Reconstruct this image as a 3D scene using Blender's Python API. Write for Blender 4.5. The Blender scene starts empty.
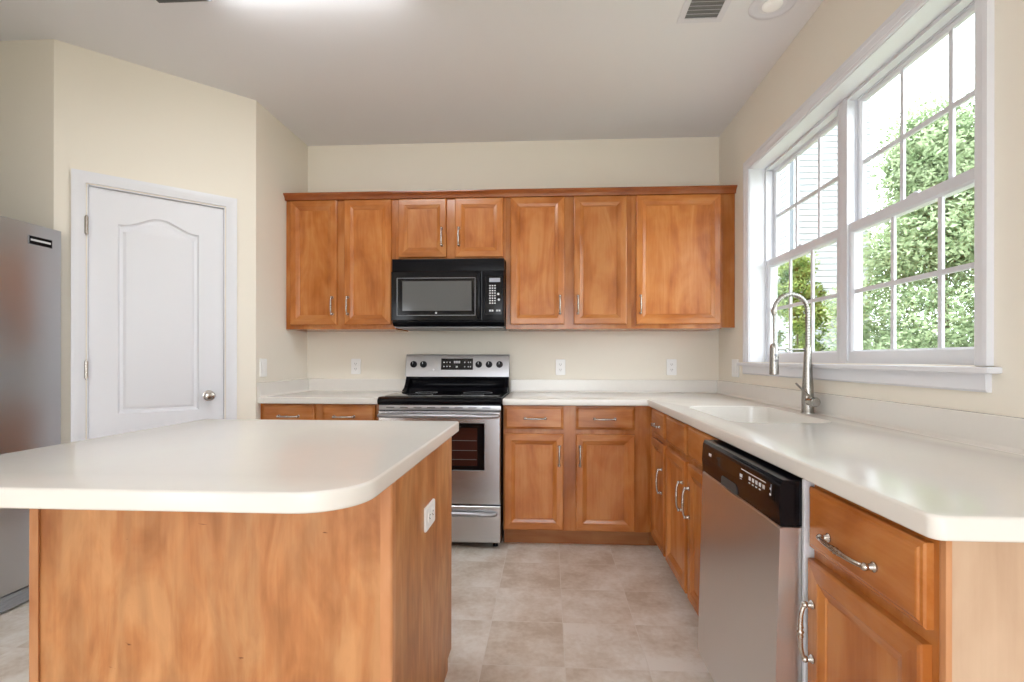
import bpy, bmesh, math, random
from mathutils import Vector, Matrix
R = math.radians
random.seed(7)
C = bpy.context.scene.collection
scene = bpy.context.scene

# ---------------------------------------------------------------- camera, sky, exposure
F_PX = 491.0457
cam_d = bpy.data.cameras.new('camera')
cam_d.sensor_width = 36.0
cam_d.lens = F_PX / 1024 * 36.0
cam_d.shift_x = -(522.0157 - 512) / 1024
cam_d.shift_y = (359.05 - 341) / 1024
cam_d.clip_start = 0.02
cam = bpy.data.objects.new('camera', cam_d)
C.objects.link(cam)
cam.matrix_world = (Matrix.Translation((0, -3.6436, 1.1568)) @ Matrix.Rotation(0.0549, 4, 'Z')
                    @ Matrix.Rotation(R(90), 4, 'X') @ Matrix.Rotation(0.0015, 4, 'Z'))
scene.camera = cam

SKY_STRENGTH = 6.8
LAMP_STRENGTH = 17.5
world = bpy.data.worlds.new('bright_overcast_sky')
scene.world = world
world.use_nodes = True
bg = world.node_tree.nodes['Background']
bg.inputs['Color'].default_value = (0.90, 0.945, 1.0, 1)
bg.inputs['Strength'].default_value = SKY_STRENGTH

scene.view_settings.view_transform = 'Standard'
scene.view_settings.look = 'None'
scene.view_settings.gamma = 1.0
scene.view_settings.use_curve_mapping = False
scene.view_settings.exposure = 0.17
scene.cycles.use_denoising = True
scene.cycles.max_bounces = 10
scene.cycles.diffuse_bounces = 7
scene.cycles.transparent_max_bounces = 16
scene.cycles.sample_clamp_indirect = 6.0
scene.cycles.caustics_reflective = False
scene.cycles.caustics_refractive = False


# ---------------------------------------------------------------- room numbers
XR, XL = 1.234, -1.836            # right wall, left wall
YL = -0.6606                      # near end of the left wall
PX, PY = -2.509, -1.288           # outer corner of the angled pantry wall
XF = -3.28                        # wall behind the refrigerator
YB = -6.4                         # rear of the room
H = 2.776
TOP, TH = 0.914, 0.040            # worktop height and thickness


# ---------------------------------------------------------------- materials
def nodes_of(m):
    m.use_nodes = True
    nt = m.node_tree
    return nt, nt.nodes, nt.links, nt.nodes['Principled BSDF']


def plain(name, col, rough=0.5, metal=0.0, spec=0.5, coat=0.0, noise=0.0, nscale=6.0, bump=0.0, bscale=120.0, aniso=None):
    m = bpy.data.materials.new(name)
    nt, N, L, b = nodes_of(m)
    b.inputs['Base Color'].default_value = (*col, 1)
    b.inputs['Roughness'].default_value = rough
    b.inputs['Metallic'].default_value = metal
    b.inputs['Specular IOR Level'].default_value = spec
    b.inputs['Coat Weight'].default_value = coat
    b.inputs['Coat Roughness'].default_value = 0.12
    tc = N.new('ShaderNodeTexCoord')
    if noise > 0:
        n = N.new('ShaderNodeTexNoise'); n.inputs['Scale'].default_value = nscale; n.inputs['Detail'].default_value = 4
        L.new(tc.outputs['Object'], n.inputs['Vector'])
        mx = N.new('ShaderNodeMix'); mx.data_type = 'RGBA'
        mx.inputs['A'].default_value = (*[c * (1 - noise) for c in col], 1)
        mx.inputs['B'].default_value = (*[min(1, c * (1 + noise)) for c in col], 1)
        L.new(n.outputs['Fac'], mx.inputs['Factor']); L.new(mx.outputs['Result'], b.inputs['Base Color'])
    if bump > 0 or aniso:
        n = N.new('ShaderNodeTexNoise'); n.inputs['Scale'].default_value = bscale; n.inputs['Detail'].default_value = 2
        if aniso:
            mp = N.new('ShaderNodeMapping'); mp.inputs['Scale'].default_value = aniso
            L.new(tc.outputs['Object'], mp.inputs['Vector']); L.new(mp.outputs['Vector'], n.inputs['Vector'])
        else:
            L.new(tc.outputs['Object'], n.inputs['Vector'])
        bp = N.new('ShaderNodeBump'); bp.inputs['Strength'].default_value = bump; bp.inputs['Distance'].default_value = 0.002
        L.new(n.outputs['Fac'], bp.inputs['Height']); L.new(bp.outputs['Normal'], b.inputs['Normal'])
    return m


def emitter(name, col, strength):
    m = bpy.data.materials.new(name)
    nt, N, L, b = nodes_of(m)
    b.inputs['Base Color'].default_value = (0.9, 0.9, 0.88, 1)
    b.inputs['Emission Color'].default_value = (*col, 1)
    b.inputs['Emission Strength'].default_value = strength
    return m


def wood(name, dark, mid, light, axis='Z', gloss=0.2, figure=1.0, flecks=False):
    """Stained maple: stretched grain along one local axis, soft blotches, each board its own offset."""
    m = bpy.data.materials.new(name)
    nt, N, L, b = nodes_of(m)
    tc = N.new('ShaderNodeTexCoord'); oi = N.new('ShaderNodeObjectInfo')
    mul = N.new('ShaderNodeMath'); mul.operation = 'MULTIPLY'; mul.inputs[1].default_value = 37.0
    L.new(oi.outputs['Random'], mul.inputs[0])
    add = N.new('ShaderNodeVectorMath'); add.operation = 'ADD'
    L.new(tc.outputs['Object'], add.inputs[0]); L.new(mul.outputs[0], add.inputs[1])

    def stretched(across, along, detail, dist):
        mp = N.new('ShaderNodeMapping')
        s = {'X': (along, across, across), 'Y': (across, along, across), 'Z': (across, across, along)}[axis]
        mp.inputs['Scale'].default_value = s
        L.new(add.outputs[0], mp.inputs['Vector'])
        n = N.new('ShaderNodeTexNoise'); n.inputs['Scale'].default_value = 1.0
        n.inputs['Detail'].default_value = detail; n.inputs['Distortion'].default_value = dist
        L.new(mp.outputs['Vector'], n.inputs['Vector'])
        return n.outputs['Fac']
    broad = stretched(6 * figure, 1.6 * figure, 5, 1.6)
    fine = stretched(80, 4.0, 3, 0.3)
    blotch = stretched(5, 4, 3, 0.4)
    a1 = N.new('ShaderNodeMath'); a1.operation = 'MULTIPLY_ADD'; a1.inputs[1].default_value = 0.55
    a2 = N.new('ShaderNodeMath'); a2.operation = 'MULTIPLY_ADD'; a2.inputs[1].default_value = 0.14
    a3 = N.new('ShaderNodeMath'); a3.operation = 'MULTIPLY'; a3.inputs[1].default_value = 0.35
    L.new(blotch, a3.inputs[0])
    L.new(fine, a2.inputs[0]); L.new(a3.outputs[0], a2.inputs[2])
    L.new(broad, a1.inputs[0]); L.new(a2.outputs[0], a1.inputs[2])
    r = N.new('ShaderNodeValToRGB')
    e = r.color_ramp.elements
    e[0].position, e[0].color = 0.38, (*dark, 1)
    e[1].position, e[1].color = 0.62, (*light, 1)
    k = e.new(0.5); k.color = (*mid, 1)
    L.new(a1.outputs[0], r.inputs['Fac'])
    colour = r.outputs['Color']
    if flecks:                       # short dark mineral streaks and a faint ripple across the grain
        fl_ = stretched(22, 75, 2, 0.3)
        fr_ = N.new('ShaderNodeMapRange'); fr_.inputs['From Min'].default_value = 0.745; fr_.inputs['From Max'].default_value = 0.80
        L.new(fl_, fr_.inputs['Value'])
        rip = stretched(16, 5, 4, 0.8)
        rr_ = N.new('ShaderNodeMapRange'); rr_.inputs['From Min'].default_value = 0.35; rr_.inputs['From Max'].default_value = 0.65
        rr_.inputs['To Min'].default_value = 0.86; rr_.inputs['To Max'].default_value = 1.10
        L.new(rip, rr_.inputs['Value'])
        sc_ = N.new('ShaderNodeVectorMath'); sc_.operation = 'SCALE'
        L.new(colour, sc_.inputs[0]); L.new(rr_.outputs['Result'], sc_.inputs['Scale'])
        mk = N.new('ShaderNodeMix'); mk.data_type = 'RGBA'; mk.inputs['B'].default_value = (dark[0] * .45, dark[1] * .4, dark[2] * .4, 1)
        L.new(fr_.outputs['Result'], mk.inputs['Factor']); L.new(sc_.outputs[0], mk.inputs['A'])
        colour = mk.outputs['Result']
    hv = N.new('ShaderNodeHueSaturation')
    mr = N.new('ShaderNodeMapRange'); mr.inputs['To Min'].default_value = 0.9; mr.inputs['To Max'].default_value = 1.1
    L.new(oi.outputs['Random'], mr.inputs['Value']); L.new(mr.outputs['Result'], hv.inputs['Value'])
    L.new(colour, hv.inputs['Color']); L.new(hv.outputs['Color'], b.inputs['Base Color'])
    b.inputs['Roughness'].default_value = gloss
    b.inputs['Specular IOR Level'].default_value = 0.45
    bp = N.new('ShaderNodeBump'); bp.inputs['Strength'].default_value = 0.06; bp.inputs['Distance'].default_value = 0.001
    L.new(fine, bp.inputs['Height']); L.new(bp.outputs['Normal'], b.inputs['Normal'])
    return m


M = {}
M['wall'] = plain('cream_wall_paint', (0.80, 0.755, 0.67), 0.75, spec=0.25, bump=0.03, bscale=260)
M['ceiling'] = plain('white_ceiling_paint', (0.80, 0.805, 0.83), 0.85, spec=0.2, bump=0.03, bscale=200)
M['white'] = plain('white_gloss_paint', (0.73, 0.74, 0.785), 0.35, spec=0.45)
M['vinyl'] = plain('white_window_vinyl', (0.68, 0.69, 0.74), 0.4, spec=0.4)
M['plate'] = plain('white_switch_plastic', (0.86, 0.86, 0.86), 0.35)
M['slot'] = plain('dark_slot', (0.05, 0.05, 0.05), 0.6)
W_D, W_M, W_L = (0.34, 0.098, 0.018), (0.46, 0.155, 0.034), (0.54, 0.215, 0.062)
M['wood'] = wood('stained_maple_upright', W_D, W_M, W_L, 'Z')
M['woodx'] = wood('stained_maple_level', tuple(c * .93 for c in W_D), tuple(c * .93 for c in W_M), tuple(c * .93 for c in W_L), 'X')
M['woodframe'] = wood('stained_maple_face_frame', tuple(c * .88 for c in W_D), tuple(c * .88 for c in W_M), tuple(c * .88 for c in W_L), 'Z')
M['crown'] = wood('stained_maple_crown', (0.22, 0.052, 0.012), (0.30, 0.082, 0.020), (0.36, 0.12, 0.034), 'X')
M['veneer'] = wood('light_maple_veneer', (0.30, 0.108, 0.034), (0.41, 0.170, 0.060), (0.48, 0.235, 0.098), 'Z', 0.38, 1.6, True)
M['post'] = wood('light_maple_moulding', (0.42, 0.17, 0.065), (0.50, 0.225, 0.095), (0.56, 0.27, 0.125), 'Z', 0.35)
M['endskin'] = wood('lit_maple_end_panel', (0.42, 0.275, 0.18), (0.49, 0.335, 0.225), (0.55, 0.39, 0.27), 'Z', 0.4)  # light wood; strong light on the panel is put into its pinkish tone
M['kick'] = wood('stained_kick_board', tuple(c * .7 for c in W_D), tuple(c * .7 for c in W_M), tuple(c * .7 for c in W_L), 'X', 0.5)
M['counter'] = plain('cream_solid_surface', (0.735, 0.71, 0.67), 0.14, spec=0.5, noise=0.015, nscale=40)
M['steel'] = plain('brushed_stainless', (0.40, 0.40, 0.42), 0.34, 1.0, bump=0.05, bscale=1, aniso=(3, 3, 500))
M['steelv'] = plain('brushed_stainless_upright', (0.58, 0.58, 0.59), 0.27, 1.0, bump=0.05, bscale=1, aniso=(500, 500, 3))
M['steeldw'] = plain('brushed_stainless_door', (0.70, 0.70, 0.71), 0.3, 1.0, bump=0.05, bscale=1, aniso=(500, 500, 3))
M['fridge'] = plain('brushed_grey_steel', (0.50, 0.51, 0.53), 0.30, 1.0, bump=0.05, bscale=1, aniso=(3, 3, 400))
M['nickel'] = plain('satin_nickel', (0.48, 0.44, 0.40), 0.25, 1.0)
M['chrome'] = plain('brushed_tap_nickel', (0.36, 0.345, 0.32), 0.27, 1.0)
M['black'] = plain('black_gloss_enamel', (0.005, 0.005, 0.007), 0.10, spec=0.22)
M['blackm'] = plain('black_satin_plastic', (0.006, 0.006, 0.008), 0.22, spec=0.12)
M['blackglass'] = plain('black_glass', (0.005, 0.005, 0.006), 0.06, spec=0.3)
M['mwglass'] = plain('grey_screened_glass', (0.10, 0.103, 0.106), 0.10, spec=0.45)
M['ovenglass'] = plain('dark_oven_glass', (0.035, 0.012, 0.010), 0.06, spec=0.6)
M['mark'] = plain('pale_print', (0.65, 0.66, 0.68), 0.5)
M['display'] = plain('grey_display', (0.35, 0.36, 0.42), 0.25)
M['greyplastic'] = plain('grey_plastic', (0.28, 0.29, 0.31), 0.4)
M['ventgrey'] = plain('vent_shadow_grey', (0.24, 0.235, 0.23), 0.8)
M['lens'] = emitter('fluorescent_lens', (0.97, 0.985, 1.0), LAMP_STRENGTH)
M['dome'] = emitter('fill_dome_glass', (0.97, 0.985, 1.0), LAMP_STRENGTH * 0.4)  # glow of the added fill light, out of view
M['bulb'] = emitter('recessed_bulb', (1.0, 0.97, 0.93), 0.08)
M['darkmetal'] = plain('dark_grey_metal', (0.10, 0.11, 0.12), 0.4, 0.6)
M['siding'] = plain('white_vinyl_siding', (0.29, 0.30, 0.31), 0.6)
M['bark'] = plain('brown_bark', (0.13, 0.09, 0.06), 0.9, noise=0.3, nscale=14, bump=0.5, bscale=30)
M['grass'] = plain('mown_grass', (0.30, 0.30, 0.21), 0.9, noise=0.25, nscale=5)
M['roof'] = plain('grey_shingles', (0.16, 0.155, 0.15), 0.9, noise=0.2, nscale=20)


def glass_mat():
    m = bpy.data.materials.new('window_glass')
    m.use_nodes = True
    nt = m.node_tree; nt.nodes.clear(); N = nt.nodes; L = nt.links
    out = N.new('ShaderNodeOutputMaterial'); tr = N.new('ShaderNodeBsdfTransparent'); gl = N.new('ShaderNodeBsdfGlossy')
    tr.inputs['Color'].default_value = (0.96, 0.98, 0.97, 1); gl.inputs['Roughness'].default_value = 0.02
    lw = N.new('ShaderNodeLayerWeight'); lw.inputs['Blend'].default_value = 0.5
    pw = N.new('ShaderNodeMath'); pw.operation = 'POWER'; pw.inputs[1].default_value = 4.0
    fr = N.new('ShaderNodeMath'); fr.operation = 'MULTIPLY_ADD'; fr.inputs[1].default_value = 0.5; fr.inputs[2].default_value = 0.02
    L.new(lw.outputs['Facing'], pw.inputs[0]); L.new(pw.outputs[0], fr.inputs[0])
    mx = N.new('ShaderNodeMixShader')
    L.new(fr.outputs[0], mx.inputs[0]); L.new(tr.outputs[0], mx.inputs[1]); L.new(gl.outputs[0], mx.inputs[2])
    L.new(mx.outputs[0], out.inputs['Surface'])
    return m


def leaf_mat(name, dark, light):
    m = bpy.data.materials.new(name)
    m.use_nodes = True
    nt = m.node_tree; nt.nodes.clear(); N = nt.nodes; L = nt.links
    out = N.new('ShaderNodeOutputMaterial'); df = N.new('ShaderNodeBsdfDiffuse'); tl = N.new('ShaderNodeBsdfTranslucent')
    tc = N.new('ShaderNodeTexCoord'); n = N.new('ShaderNodeTexNoise'); n.inputs['Scale'].default_value = 5; n.inputs['Detail'].default_value = 5
    L.new(tc.outputs['Object'], n.inputs['Vector'])
    r = N.new('ShaderNodeValToRGB'); e = r.color_ramp.elements
    e[0].position, e[0].color = 0.36, (*dark, 1); e[1].position, e[1].color = 0.64, (*light, 1)
    L.new(n.outputs['Fac'], r.inputs['Fac'])
    for s in (df, tl): L.new(r.outputs['Color'], s.inputs['Color'])
    mx = N.new('ShaderNodeMixShader'); mx.inputs[0].default_value = 0.4
    L.new(df.outputs[0], mx.inputs[1]); L.new(tl.outputs[0], mx.inputs[2]); L.new(mx.outputs[0], out.inputs['Surface'])
    return m


def floor_mat():
    m = bpy.data.materials.new('mottled_beige_floor_tile')
    nt, N, L, b = nodes_of(m)
    tc = N.new('ShaderNodeTexCoord')
    mp = N.new('ShaderNodeMapping'); mp.inputs['Location'].default_value = (-0.062 + 0.313 * 20, 0.856 + 0.313 * 30, 0)
    L.new(tc.outputs['Object'], mp.inputs['Vector'])
    br = N.new('ShaderNodeTexBrick')
    br.offset = 0.0; br.squash = 1.0
    br.inputs['Scale'].default_value = 1.0
    br.inputs['Brick Width'].default_value = 0.313; br.inputs['Row Height'].default_value = 0.313
    br.inputs['Mortar Size'].default_value = 0.0020; br.inputs['Mortar Smooth'].default_value = 0.6
    br.inputs['Bias'].default_value = 0.0
    br.inputs['Color1'].default_value = (0, 0, 0, 1); br.inputs['Color2'].default_value = (1, 1, 1, 1)
    br.inputs['Mortar'].default_value = (0.5, 0.5, 0.5, 1)
    L.new(mp.outputs['Vector'], br.inputs['Vector'])
    # every tile shifts the stain pattern, so the mottling breaks at the joints
    sh = N.new('ShaderNodeVectorMath'); sh.operation = 'MULTIPLY_ADD'
    sh.inputs[1].default_value = (5, 9, 3)
    L.new(br.outputs['Color'], sh.inputs[0]); L.new(tc.outputs['Object'], sh.inputs[2])
    n1 = N.new('ShaderNodeTexNoise'); n1.inputs['Scale'].default_value = 4.2; n1.inputs['Detail'].default_value = 6; n1.inputs['Roughness'].default_value = 0.6
    n2 = N.new('ShaderNodeTexNoise'); n2.inputs['Scale'].default_value = 45; n2.inputs['Detail'].default_value = 4
    L.new(sh.outputs[0], n1.inputs['Vector']); L.new(tc.outputs['Object'], n2.inputs['Vector'])
    ad = N.new('ShaderNodeMath'); ad.operation = 'MULTIPLY_ADD'; ad.inputs[1].default_value = 0.25
    L.new(n2.outputs['Fac'], ad.inputs[0]); L.new(n1.outputs['Fac'], ad.inputs[2])
    r = N.new('ShaderNodeValToRGB'); e = r.color_ramp.elements
    e[0].position, e[0].color = 0.47, (0.58, 0.49, 0.405, 1)
    e[1].position, e[1].color = 0.76, (0.83, 0.79, 0.74, 1)
    k = e.new(0.60); k.color = (0.70, 0.63, 0.555, 1)
    L.new(ad.outputs[0], r.inputs['Fac'])
    mx = N.new('ShaderNodeMix'); mx.data_type = 'RGBA'
    mx.inputs['B'].default_value = (0.77, 0.73, 0.68, 1)
    L.new(br.outputs['Fac'], mx.inputs['Factor']); L.new(r.outputs['Color'], mx.inputs['A'])
    L.new(mx.outputs['Result'], b.inputs['Base Color'])
    b.inputs['Roughness'].default_value = 0.42
    b.inputs['Specular IOR Level'].default_value = 0.4
    bp = N.new('ShaderNodeBump'); bp.inputs['Strength'].default_value = 0.25; bp.inputs['Distance'].default_value = 0.002; bp.invert = True
    L.new(br.outputs['Fac'], bp.inputs['Height']); L.new(bp.outputs['Normal'], b.inputs['Normal'])
    return m


M['glass'] = glass_mat()
M['floor'] = floor_mat()
M['leaf_light'] = leaf_mat('pale_green_leaves', (0.17, 0.24, 0.12), (0.50, 0.58, 0.38))
M['leaf_dark'] = leaf_mat('deep_green_leaves', (0.06, 0.12, 0.03), (0.36, 0.44, 0.14))


# ---------------------------------------------------------------- mesh helpers
class MB:
    """Collects shapes and links them as ONE mesh object."""
    def __init__(self):
        self.bm = bmesh.new()

    def box(self, x0, x1, y0, y1, z0, z1, bev=0.0, mi=0, seg=2, skip=()):
        bm = self.bm
        xs, ys, zs = sorted((x0, x1)), sorted((y0, y1)), sorted((z0, z1))
        v = [bm.verts.new((x, y, z)) for x in xs for y in ys for z in zs]
        q = {'-x': (0, 1, 3, 2), '+x': (4, 6, 7, 5), '-y': (0, 4, 5, 1), '+y': (2, 3, 7, 6), '-z': (0, 2, 6, 4), '+z': (1, 5, 7, 3)}
        fs = []
        for k, i in q.items():
            if k in skip: continue
            f = bm.faces.new([v[j] for j in i]); f.material_index = mi; fs.append(f)
        if bev > 0:
            es = list({e for f in fs for e in f.edges})
            r = bmesh.ops.bevel(bm, geom=es, offset=bev, segments=seg, affect='EDGES', profile=0.6)
            for f in r['faces']: f.material_index = mi
        return self

    def tube(self, pts, rad, seg=12, mi=0, caps=True):
        bm = self.bm
        pts = [Vector(p) for p in pts]
        n = len(pts)
        rad = list(rad) if hasattr(rad, '__len__') else [rad] * n
        up = None
        rings = []
        for i, p in enumerate(pts):
            t = (pts[min(i + 1, n - 1)] - pts[max(i - 1, 0)])
            t = t.normalized() if t.length > 1e-9 else Vector((0, 0, 1))
            if up is None:
                up = Vector((1, 0, 0)) if abs(t.x) < 0.8 else Vector((0, 1, 0))
            a = (up - t * up.dot(t)).normalized(); b = t.cross(a); up = a
            rings.append([bm.verts.new(p + (a * math.cos(2 * math.pi * k / seg) + b * math.sin(2 * math.pi * k / seg)) * rad[i]) for k in range(seg)])
        for i in range(n - 1):
            for k in range(seg):
                f = bm.faces.new((rings[i][k], rings[i][(k + 1) % seg], rings[i + 1][(k + 1) % seg], rings[i + 1][k])); f.material_index = mi
        if caps:
            f = bm.faces.new(rings[0][::-1]); f.material_index = mi
            f = bm.faces.new(rings[-1]); f.material_index = mi
        return self

    def ball(self, c, r, seg=14, mi=0, scale=(1, 1, 1)):
        mt = Matrix.Translation(c) @ Matrix.Diagonal((r * scale[0], r * scale[1], r * scale[2], 1))
        res = bmesh.ops.create_uvsphere(self.bm, u_segments=seg, v_segments=max(6, seg // 2 + 1), radius=1, matrix=mt)
        for v in res['verts']:
            for f in v.link_faces: f.material_index = mi
        return self

    def prism(self, outer, holes=(), t0=0.0, t1=0.1, to=None, mi=0):
        """A flat outline with holes, given thickness; to(u, v, t) -> point."""
        bm = self.bm
        to = to or (lambda u, v, t: (u, v, t))
        loops = [outer] + list(holes)
        caps = []
        rings = []
        for t in (t0, t1):
            rr = []; es = []
            for lp in loops:
                vs = [bm.verts.new(to(u, v, t)) for u, v in lp]
                rr.append(vs)
                for i in range(len(vs)): es.append(bm.edges.new((vs[i], vs[(i + 1) % len(vs)])))
            g = bmesh.ops.triangle_fill(bm, use_beauty=True, use_dissolve=False, edges=es)
            for f in g['geom']:
                if isinstance(f, bmesh.types.BMFace): f.material_index = mi
            rings.append(rr)
        for a, b in zip(*rings):
            n = len(a)
            for i in range(n):
                f = bm.faces.new((a[i], a[(i + 1) % n], b[(i + 1) % n], b[i])); f.material_index = mi
        return self

    def loft(self, rings, mis=None, close=True, cap=None, cap_mi=0):
        """Joins successive closed rings of points with quads."""
        bm = self.bm
        vr = [[bm.verts.new(p) for p in r] for r in rings]
        for a, b in zip(vr, vr[1:]):
            n = len(a)
            for i in range(n):
                f = bm.faces.new((a[i], a[(i + 1) % n], b[(i + 1) % n], b[i]))
                if mis: f.material_index = mis[i % len(mis)]
        if cap in ('end', 'both'):
            f = bm.faces.new(vr[-1]); f.material_index = cap_mi
        if cap in ('start', 'both'):
            f = bm.faces.new(vr[0][::-1]); f.material_index = cap_mi
        return self

    def build(self, name, mats, parent=None, angle=32, loc=None):
        bm = self.bm
        bmesh.ops.recalc_face_normals(bm, faces=bm.faces)
        me = bpy.data.meshes.new(name)
        bm.to_mesh(me); bm.free()
        for m in (mats if isinstance(mats, (list, tuple)) else [mats]): me.materials.append(m)
        me.shade_smooth()
        me.set_sharp_from_angle(angle=R(angle))
        o = bpy.data.objects.new(name, me)
        C.objects.link(o)
        if parent: o.parent = parent
        if loc: o.location = loc
        return o


def tag(o, label=None, cat=None, group=None, kind=None):
    if label: o['label'] = label
    if cat: o['category'] = cat
    if group: o['group'] = group
    if kind: o['kind'] = kind
    return o


def thing(name, label, cat, loc=(0, 0, 0), rz=0.0, group=None, kind=None):
    o = bpy.data.objects.new(name, None)
    o.empty_display_size = 0.05
    C.objects.link(o)
    o.location = loc
    o.rotation_euler = (0, 0, rz)
    return tag(o, label, cat, group, kind)


def struct(o, label=None, cat=None):
    return tag(o, label, cat, kind='structure')


def dup(root, label, loc, rz=None):
    r = root.copy(); C.objects.link(r)
    r.location = loc
    if rz is not None: r.rotation_euler = (0, 0, rz)
    r['label'] = label
    for ch in list(root.children):
        c = ch.copy(); C.objects.link(c); c.parent = r
        for g in list(ch.children):
            d = g.copy(); C.objects.link(d); d.parent = c
    return r


def rounded(pts, radii, seg=8):
    """Rounds the corners of a polygon."""
    out = []
    n = len(pts)
    for i, p in enumerate(pts):
        r = radii[i] if hasattr(radii, '__len__') else radii
        p = Vector(p)
        if r <= 0: out.append((p.x, p.y)); continue
        a = (Vector(pts[i - 1]) - p).normalized(); b = (Vector(pts[(i + 1) % n]) - p).normalized()
        half = a.angle(b) / 2
        d = r / math.tan(half)
        c = p + (a + b).normalized() * (r / math.sin(half))
        s, e = p + a * d - c, p + b * d - c
        a0 = math.atan2(s.y, s.x); a1 = math.atan2(e.y, e.x)
        da = (a1 - a0 + math.pi) % (2 * math.pi) - math.pi
        for k in range(seg + 1):
            t = a0 + da * k / seg
            out.append((c.x + r * math.cos(t), c.y + r * math.sin(t)))
    return out


def slab(name, outer, holes, z0, z1, mat, parent=None, bev=0.006):
    """A worktop: a flat outline (with cut-outs) whose edges are eased."""
    cu = bpy.data.curves.new(name, 'CURVE')
    cu.dimensions = '2D'; cu.fill_mode = 'BOTH'
    cu.extrude = (z1 - z0) / 2 - bev
    cu.bevel_depth = bev; cu.bevel_resolution = 3; cu.offset = -bev
    for lp in [outer] + list(holes):
        s = cu.splines.new('POLY'); s.points.add(len(lp) - 1)
        for q, (x, y) in zip(s.points, lp): q.co = (x, y, 0, 1)
        s.use_cyclic_u = True
    tmp = bpy.data.objects.new(name + '_curve', cu); C.objects.link(tmp)
    bpy.context.view_layer.update()
    me = bpy.data.meshes.new_from_object(tmp.evaluated_get(bpy.context.evaluated_depsgraph_get()))
    bpy.data.objects.remove(tmp); bpy.data.curves.remove(cu)
    me.transform(Matrix.Translation((0, 0, (z0 + z1) / 2)))
    me.materials.clear(); me.materials.append(mat)
    bm = bmesh.new(); bm.from_mesh(me)
    bmesh.ops.remove_doubles(bm, verts=bm.verts, dist=0.0002)
    bmesh.ops.recalc_face_normals(bm, faces=bm.faces)
    bm.to_mesh(me); bm.free()
    me.shade_smooth(); me.set_sharp_from_angle(angle=R(35))
    me.name = name
    o = bpy.data.objects.new(name, me); C.objects.link(o)
    if parent: o.parent = parent
    return o


# ---------------------------------------------------------------- room shell
struct(MB().box(XF - 0.1, XR + 0.16, YB - 0.1, 0.12, -0.12, 0).build('floor', M['floor']), 'mottled beige square tile floor', 'floor')
struct(MB().box(XF - 0.1, XR + 0.16, YB - 0.1, 0.12, H, H + 0.12).build('ceiling', M['ceiling']), 'smooth white kitchen ceiling', 'ceiling')
struct(MB().box(XF - 0.1, XR + 0.16, 0, 0.12, 0, H).build('wall_back', M['wall']), 'cream wall behind the range and upper cabinets', 'wall')
struct(MB().box(XL - 0.1, XL, YL, 0, 0, H).build('wall_left', M['wall']), 'short cream wall at the left end of the cabinets', 'wall')
WY0, WY1, WZ0, WZ1 = -0.545, -2.156, 1.14, 2.330
yz = lambda u, v, t: (t, u, v)
struct(MB().prism([(0, 0), (YB, 0), (YB, H), (0, H)], [[(WY0, WZ0), (WY1, WZ0), (WY1, WZ1), (WY0, WZ1)]], XR, XR + 0.16, yz).build('wall_right', M['wall']), 'cream wall with the window over the sink', 'wall')
# the angled pantry wall, with its doorway
PRZ = math.atan2(YL - PY, XL - PX)
PL = math.hypot(YL - PY, XL - PX)
D0, D1, DT = 0.128, 0.751, 2.070
xz = lambda u, v, t: (u, t, v)
w = MB().prism([(0, 0), (D0, 0), (D0, DT), (D1, DT), (D1, 0), (PL, 0), (PL, H), (0, H)], [], 0, 0.1, xz).build('wall_pantry', M['wall'])
w.location = (PX, PY, 0); w.rotation_euler = (0, 0, PRZ)
struct(w, 'angled cream wall holding the white pantry door', 'wall')
struct(MB().box(XF, PX, PY, PY + 0.1, 0, H).build('wall_alcove', M['wall']), 'cream wall at the end of the refrigerator alcove', 'wall')
struct(MB().box(XF - 0.1, XF, -2.4, 0, 0, H).build('wall_fridge', M['wall']), 'cream wall behind the refrigerator', 'wall')
XS, YS = -2.47, -2.31
struct(MB().prism([(YS, 0), (-5.0, 0), (-5.0, 2.1), (-6.1, 2.1), (-6.1, 0), (YB, 0), (YB, H), (YS, H)], [], XS - 0.12, XS, lambda u, v, t: (t, u, v)).build('wall_light_block', M['wall']), 'unseen cream side wall added to shade the alcove', 'wall')  # unseen wall placed to keep light off the alcove; opening lets some in
struct(MB().box(XF - 0.1, XS - 0.12, YS - 0.12, YS, 0, H).build('wall_niche_block', M['wall']), 'unseen wall added to close the niche against light', 'wall')  # added with the side wall to block light from the alcove
struct(MB().prism([(XS, 0), (-1.0, 0), (-1.0, 2.2), (1.0, 2.2), (1.0, 0), (XR, 0), (XR, H), (XS, H)], [], YB - 0.1, YB, xz).build('wall_rear', M['wall']), 'unseen rear wall, its wide opening shaped to let sky light in', 'wall')  # opening sized for the sky light it lets into the room

# baseboards that the cabinets leave free
def baseboard(name, x0, x1, loc, rz):
    m = MB().loft([[(x, y, z) for y, z in ((0, 0), (-0.014, 0), (-0.014, 0.075), (-0.006, 0.09), (0, 0.09))] for x in (x0, x1)], cap='both')
    o = m.build(name, M['white']); o.location = loc; o.rotation_euler = (0, 0, rz)
    return struct(o, 'white baseboard', 'baseboard')
baseboard('baseboard_pantry', 0.0, 0.066, (PX, PY, 0), PRZ)
baseboard('baseboard_angle', 0.806, PL, (PX, PY, 0), PRZ)
baseboard('baseboard_right', 0.0, 3.5, (XR, -2.86, 0), R(-90))

# ---------------------------------------------------------------- pantry door
def offset_poly(pts, d):
    """Moves a counter-clockwise outline inward by d."""
    n = len(pts); out = []
    for i in range(n):
        p0, p, p1 = Vector(pts[i - 1]), Vector(pts[i]), Vector(pts[(i + 1) % n])
        n0 = Vector((-(p - p0).y, (p - p0).x)).normalized(); n1 = Vector((-(p1 - p).y, (p1 - p).x)).normalized()
        m = (n0 + n1).normalized()
        out.append(tuple(p + m * (d / max(0.3, m.dot(n0)))))
    return out


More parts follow.
